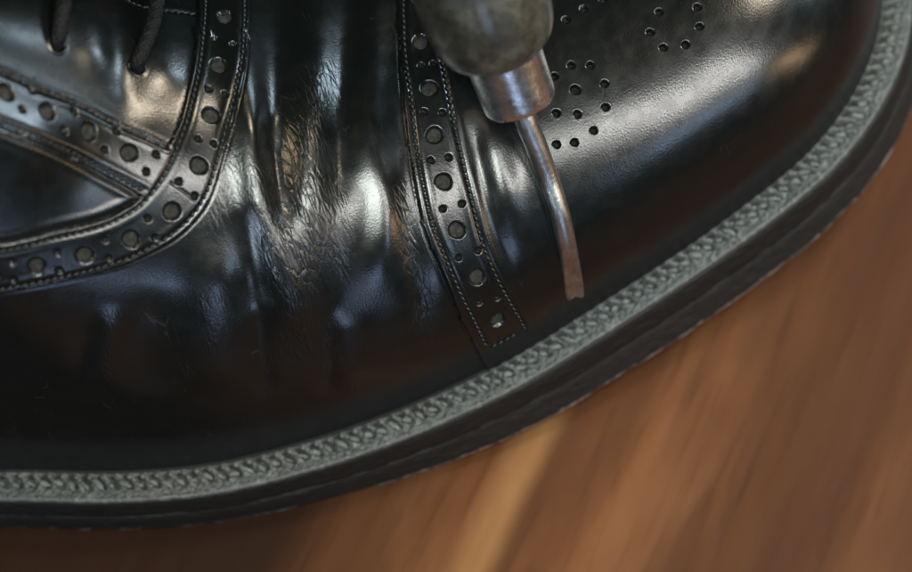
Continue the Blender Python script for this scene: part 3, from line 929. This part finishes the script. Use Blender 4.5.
# heel block under the raised back
hp = offset_closed(OUT, 0.0)[::10]; hu = hp @ AX
sel = hp[hu < -13.6]
o0 = np.argmax(np.linalg.norm(sel - np.roll(sel, 1, 0), axis=1)); sel = np.roll(sel, -o0, 0)
K = 8; V = []
for k in range(K + 1):
    f_ = k / K; zt = zbase(sel @ AX) + 0.02
    V.append(np.column_stack([sel + (sel.mean(0) - sel) * 0.03 * math.sin(f_ * PI / 2), zt * (1 - f_) + 0.0 * f_ + 0.002]))
nn_ = len(sel); i = np.arange((K + 1) * nn_).reshape(K + 1, nn_); j = np.roll(i, -1, 1)
f = np.stack([i[:-1], j[:-1], j[1:], i[1:]], -1).reshape(-1, 4)
V = np.vstack(V); V = np.vstack([V, [[sel[:, 0].mean(), sel[:, 1].mean(), 0.002]]])
tri = np.stack([i[-1], j[-1], np.full(nn_, len(V) - 1)], 1)
mesh_obj('heel', V, [f, tri], M_sole, shoe, attrs={'surf': V, 'worn': np.zeros(len(V))})

# ------------------------------------------------------------------ the awl leaning on the toe cap
def depth_pt(px, py, lift):
    p, nn, _ = S1.pt(px, py); dd = (p - CAM) @ FWD; return CAM + ray(px, py) * (dd - lift)


def ray_depth(px, py, dep): return CAM + ray(px, py) * dep


tipP = depth_pt(575, 292, 0.10)
d_tip = (tipP - CAM) @ FWD
d_fer = (depth_pt(521, 104, 0.95) - CAM) @ FWD
ferB = ray_depth(521, 104, d_fer)
ferT = ray_depth(503, 55, d_fer - 0.50)
axis = ferT - ferB; LF = np.linalg.norm(axis); axis /= LF
awl = empty('awl', ferB)
tag(awl, 'worn bent steel awl with metal ferrule and dark wooden handle resting on the toe cap', 'awl')


def metal_mat(name, c1, c2, rough, sc, rust=0.0):
    m, nt, b = new_mat(name)
    tc = N(nt, 'ShaderNodeTexCoord').outputs['Object']
    n = N(nt, 'ShaderNodeTexNoise', {'Vector': tc, 'Scale': sc, 'Detail': 7.0, 'Roughness': 0.7}).outputs['Fac']
    n2 = N(nt, 'ShaderNodeTexNoise', {'Vector': tc, 'Scale': sc * 3.5, 'Detail': 5.0, 'Roughness': 0.7}).outputs['Fac']
    c = ramp(nt, n, [(0.35, c1), (0.65, c2)])
    k = ramp(nt, n2, [(0.50, 0.0), (0.66, 1.0)])
    c = mixrgb(nt, mth(nt, 'MULTIPLY', k, rust), c, (0.10, 0.065, 0.042))
    nt.links.new(c, b.inputs['Base Color'])
    b.inputs['Metallic'].default_value = 1.0
    nt.links.new(mth(nt, 'ADD', mth(nt, 'MULTIPLY', n2, 0.25), rough), b.inputs['Roughness'])
    bp = N(nt, 'ShaderNodeBump', {'Height': mth(nt, 'ADD', n, mth(nt, 'MULTIPLY', n2, 0.6)), 'Strength': 0.6, 'Distance': 0.00016})
    nt.links.new(bp.outputs[0], b.inputs['Normal'])
    return m


M_ferrule = metal_mat('tarnished_ferrule', (0.56, 0.575, 0.58), (0.86, 0.88, 0.88), 0.14, 200, 0.08)
M_blade = metal_mat('worn_steel', (0.34, 0.335, 0.32), (0.60, 0.60, 0.58), 0.20, 350, 0.25)


def handle_mat():
    m, nt, b = new_mat('worn_dark_wood')
    tc = N(nt, 'ShaderNodeTexCoord').outputs['Object']
    n = N(nt, 'ShaderNodeTexNoise', {'Vector': tc, 'Scale': 130.0, 'Detail': 7.0, 'Roughness': 0.68}).outputs['Fac']
    n2 = N(nt, 'ShaderNodeTexNoise', {'Vector': tc, 'Scale': 700.0, 'Detail': 5.0, 'Roughness': 0.7}).outputs['Fac']
    c = ramp(nt, n, [(0.36, (0.008, 0.0085, 0.006)), (0.5, (0.024, 0.024, 0.018)), (0.68, (0.080, 0.080, 0.062))])
    c = mixrgb(nt, ramp(nt, n2, [(0.5, 0.0), (0.7, 0.6)]), c, (0.03, 0.022, 0.013))
    nt.links.new(c, b.inputs['Base Color']); b.inputs['Roughness'].default_value = 0.36
    b.inputs['Coat Weight'].default_value = 0.6; b.inputs['Coat Roughness'].default_value = 0.2
    bp = N(nt, 'ShaderNodeBump', {'Height': mth(nt, 'ADD', n, mth(nt, 'MULTIPLY', n2, 0.5)), 'Strength': 0.6, 'Distance': 0.0007})
    nt.links.new(bp.outputs[0], b.inputs['Normal'])
    return m


def lathe(name, base, ax, prof, mat, parent, seg=96, wob=0.0):
    x = np.cross(ax, [0, 0, 1.0]); x /= np.linalg.norm(x); y = np.cross(ax, x)
    prof = np.asarray(prof, float); a = np.linspace(0, 2 * PI, seg, endpoint=False)
    n = len(prof)
    rr = prof[:, 0][:, None] * (1 + wob * np.sin(2 * a + 1)[None] + wob * 0.6 * np.sin(3 * a + prof[:, 1][:, None]))
    V = base + prof[:, 1][:, None, None] * ax + rr[..., None] * (np.cos(a)[None, :, None] * x + np.sin(a)[None, :, None] * y)
    i = np.arange(n * seg).reshape(n, seg); j = np.roll(i, -1, 1)
    f = np.stack([i[:-1], j[:-1], j[1:], i[1:]], -1).reshape(-1, 4)
    return mesh_obj(name, V.reshape(-1, 3), f, mat, parent)


rF = 0.665
fp = [(0.20, 0.01), (0.30, 0.0), (rF * 0.86, 0.0), (rF * 0.93, 0.015), (rF * 0.965, 0.05), (rF * 0.985, 0.12), (rF, 0.3), (rF * 1.01, LF * 0.6), (rF * 1.04, LF), (rF * 1.04, LF + 0.2), (rF * 0.8, LF + 0.2)]
fc = catmull(fp, 5)
lathe('ferrule', ferB, axis, fc, M_ferrule, awl, wob=0.006)
h0 = LF - 0.02
hp_ = [(0.35, h0 + 0.03), (rF * 1.0, h0), (rF * 1.10, h0 + 0.03), (0.86, h0 + 0.12), (1.00, h0 + 0.30), (1.10, h0 + 0.62), (1.15, h0 + 1.1), (1.13, h0 + 1.8), (1.02, h0 + 2.6), (0.92, h0 + 3.6), (0.92, h0 + 4.6),
       (1.05, h0 + 5.8), (1.22, h0 + 7.0), (1.22, h0 + 8.0), (0.95, h0 + 8.8), (0.5, h0 + 9.15), (0.01, h0 + 9.2)]
lathe('handle', ferB, axis, catmull(hp_, 8), handle_mat(), awl, wob=0.01)

# blade: round shank, bent, flattening to a notched tip
bp_px = [(517, 92, 0.0), (525, 118, .06), (536, 145, .17), (549, 180, .36), (559, 210, .55), (566, 240, .74), (571, 268, .90), (575, 297, 1.0)]
bl = []
for x, y, f_ in bp_px:
    dd = d_fer - 0.12 + (d_tip - d_fer + 0.12) * f_
    lp, _, _ = S1.pt(x, y)
    dd = min(dd, (lp - CAM) @ FWD - (0.27 - 0.16 * f_ ** 4))
    bl.append(ray_depth(x, y, dd))
path_b = resample(catmull(bl, 12), 0.03); nb = len(path_b)
sb = np.linspace(0, 1, nb)
wid = np.interp(sb, [0, .15, .5, .8, 0.93, 1], [.215, .205, .18, .172, .185, .170])
thk = np.interp(sb, [0, .5, .8, 1], [1.0, .95, .75, .45])
tb_ = np.gradient(path_b, axis=0); tb_ /= np.linalg.norm(tb_, axis=1)[:, None]
upb = np.tile(-FWD, (nb, 1)); bb = np.cross(tb_, upb); bb /= np.linalg.norm(bb, axis=1)[:, None]; nb2 = np.cross(bb, tb_)
seg = 40; a = np.linspace(0, 2 * PI, seg, endpoint=False)
ca, sa = np.cos(a)[None, :], np.sin(a)[None, :]
groove = 0.95 * smooth01(sb, .72, .95)[:, None] * np.exp(-((ca + 0.0) / 0.42) ** 2) * (sa > 0)
V = path_b[:, None] + (wid[:, None] * ca)[..., None] * bb[:, None] + (wid[:, None] * thk[:, None] * sa * (1 - groove))[..., None] * nb2[:, None]
# notch: the centre of the end stops short
V -= ((np.exp(-(ca / 0.45) ** 2) * 0.025) * smooth01(sb, 0.93, 1.0)[:, None])[..., None] * tb_[:, None]
i = np.arange(nb * seg).reshape(nb, seg); j = np.roll(i, -1, 1)
f = np.stack([i[:-1], j[:-1], j[1:], i[1:]], -1).reshape(-1, 4)
V = np.vstack([V.reshape(-1, 3), path_b[-1] - 0.05 * tb_[-1]])
tri = np.stack([i[-1], j[-1], np.full(seg, nb * seg)], 1)
mesh_obj('blade', V, [f, tri], M_blade, awl)

# ------------------------------------------------------------------ render
scene.render.engine = 'CYCLES'
scene.cycles.samples = 128
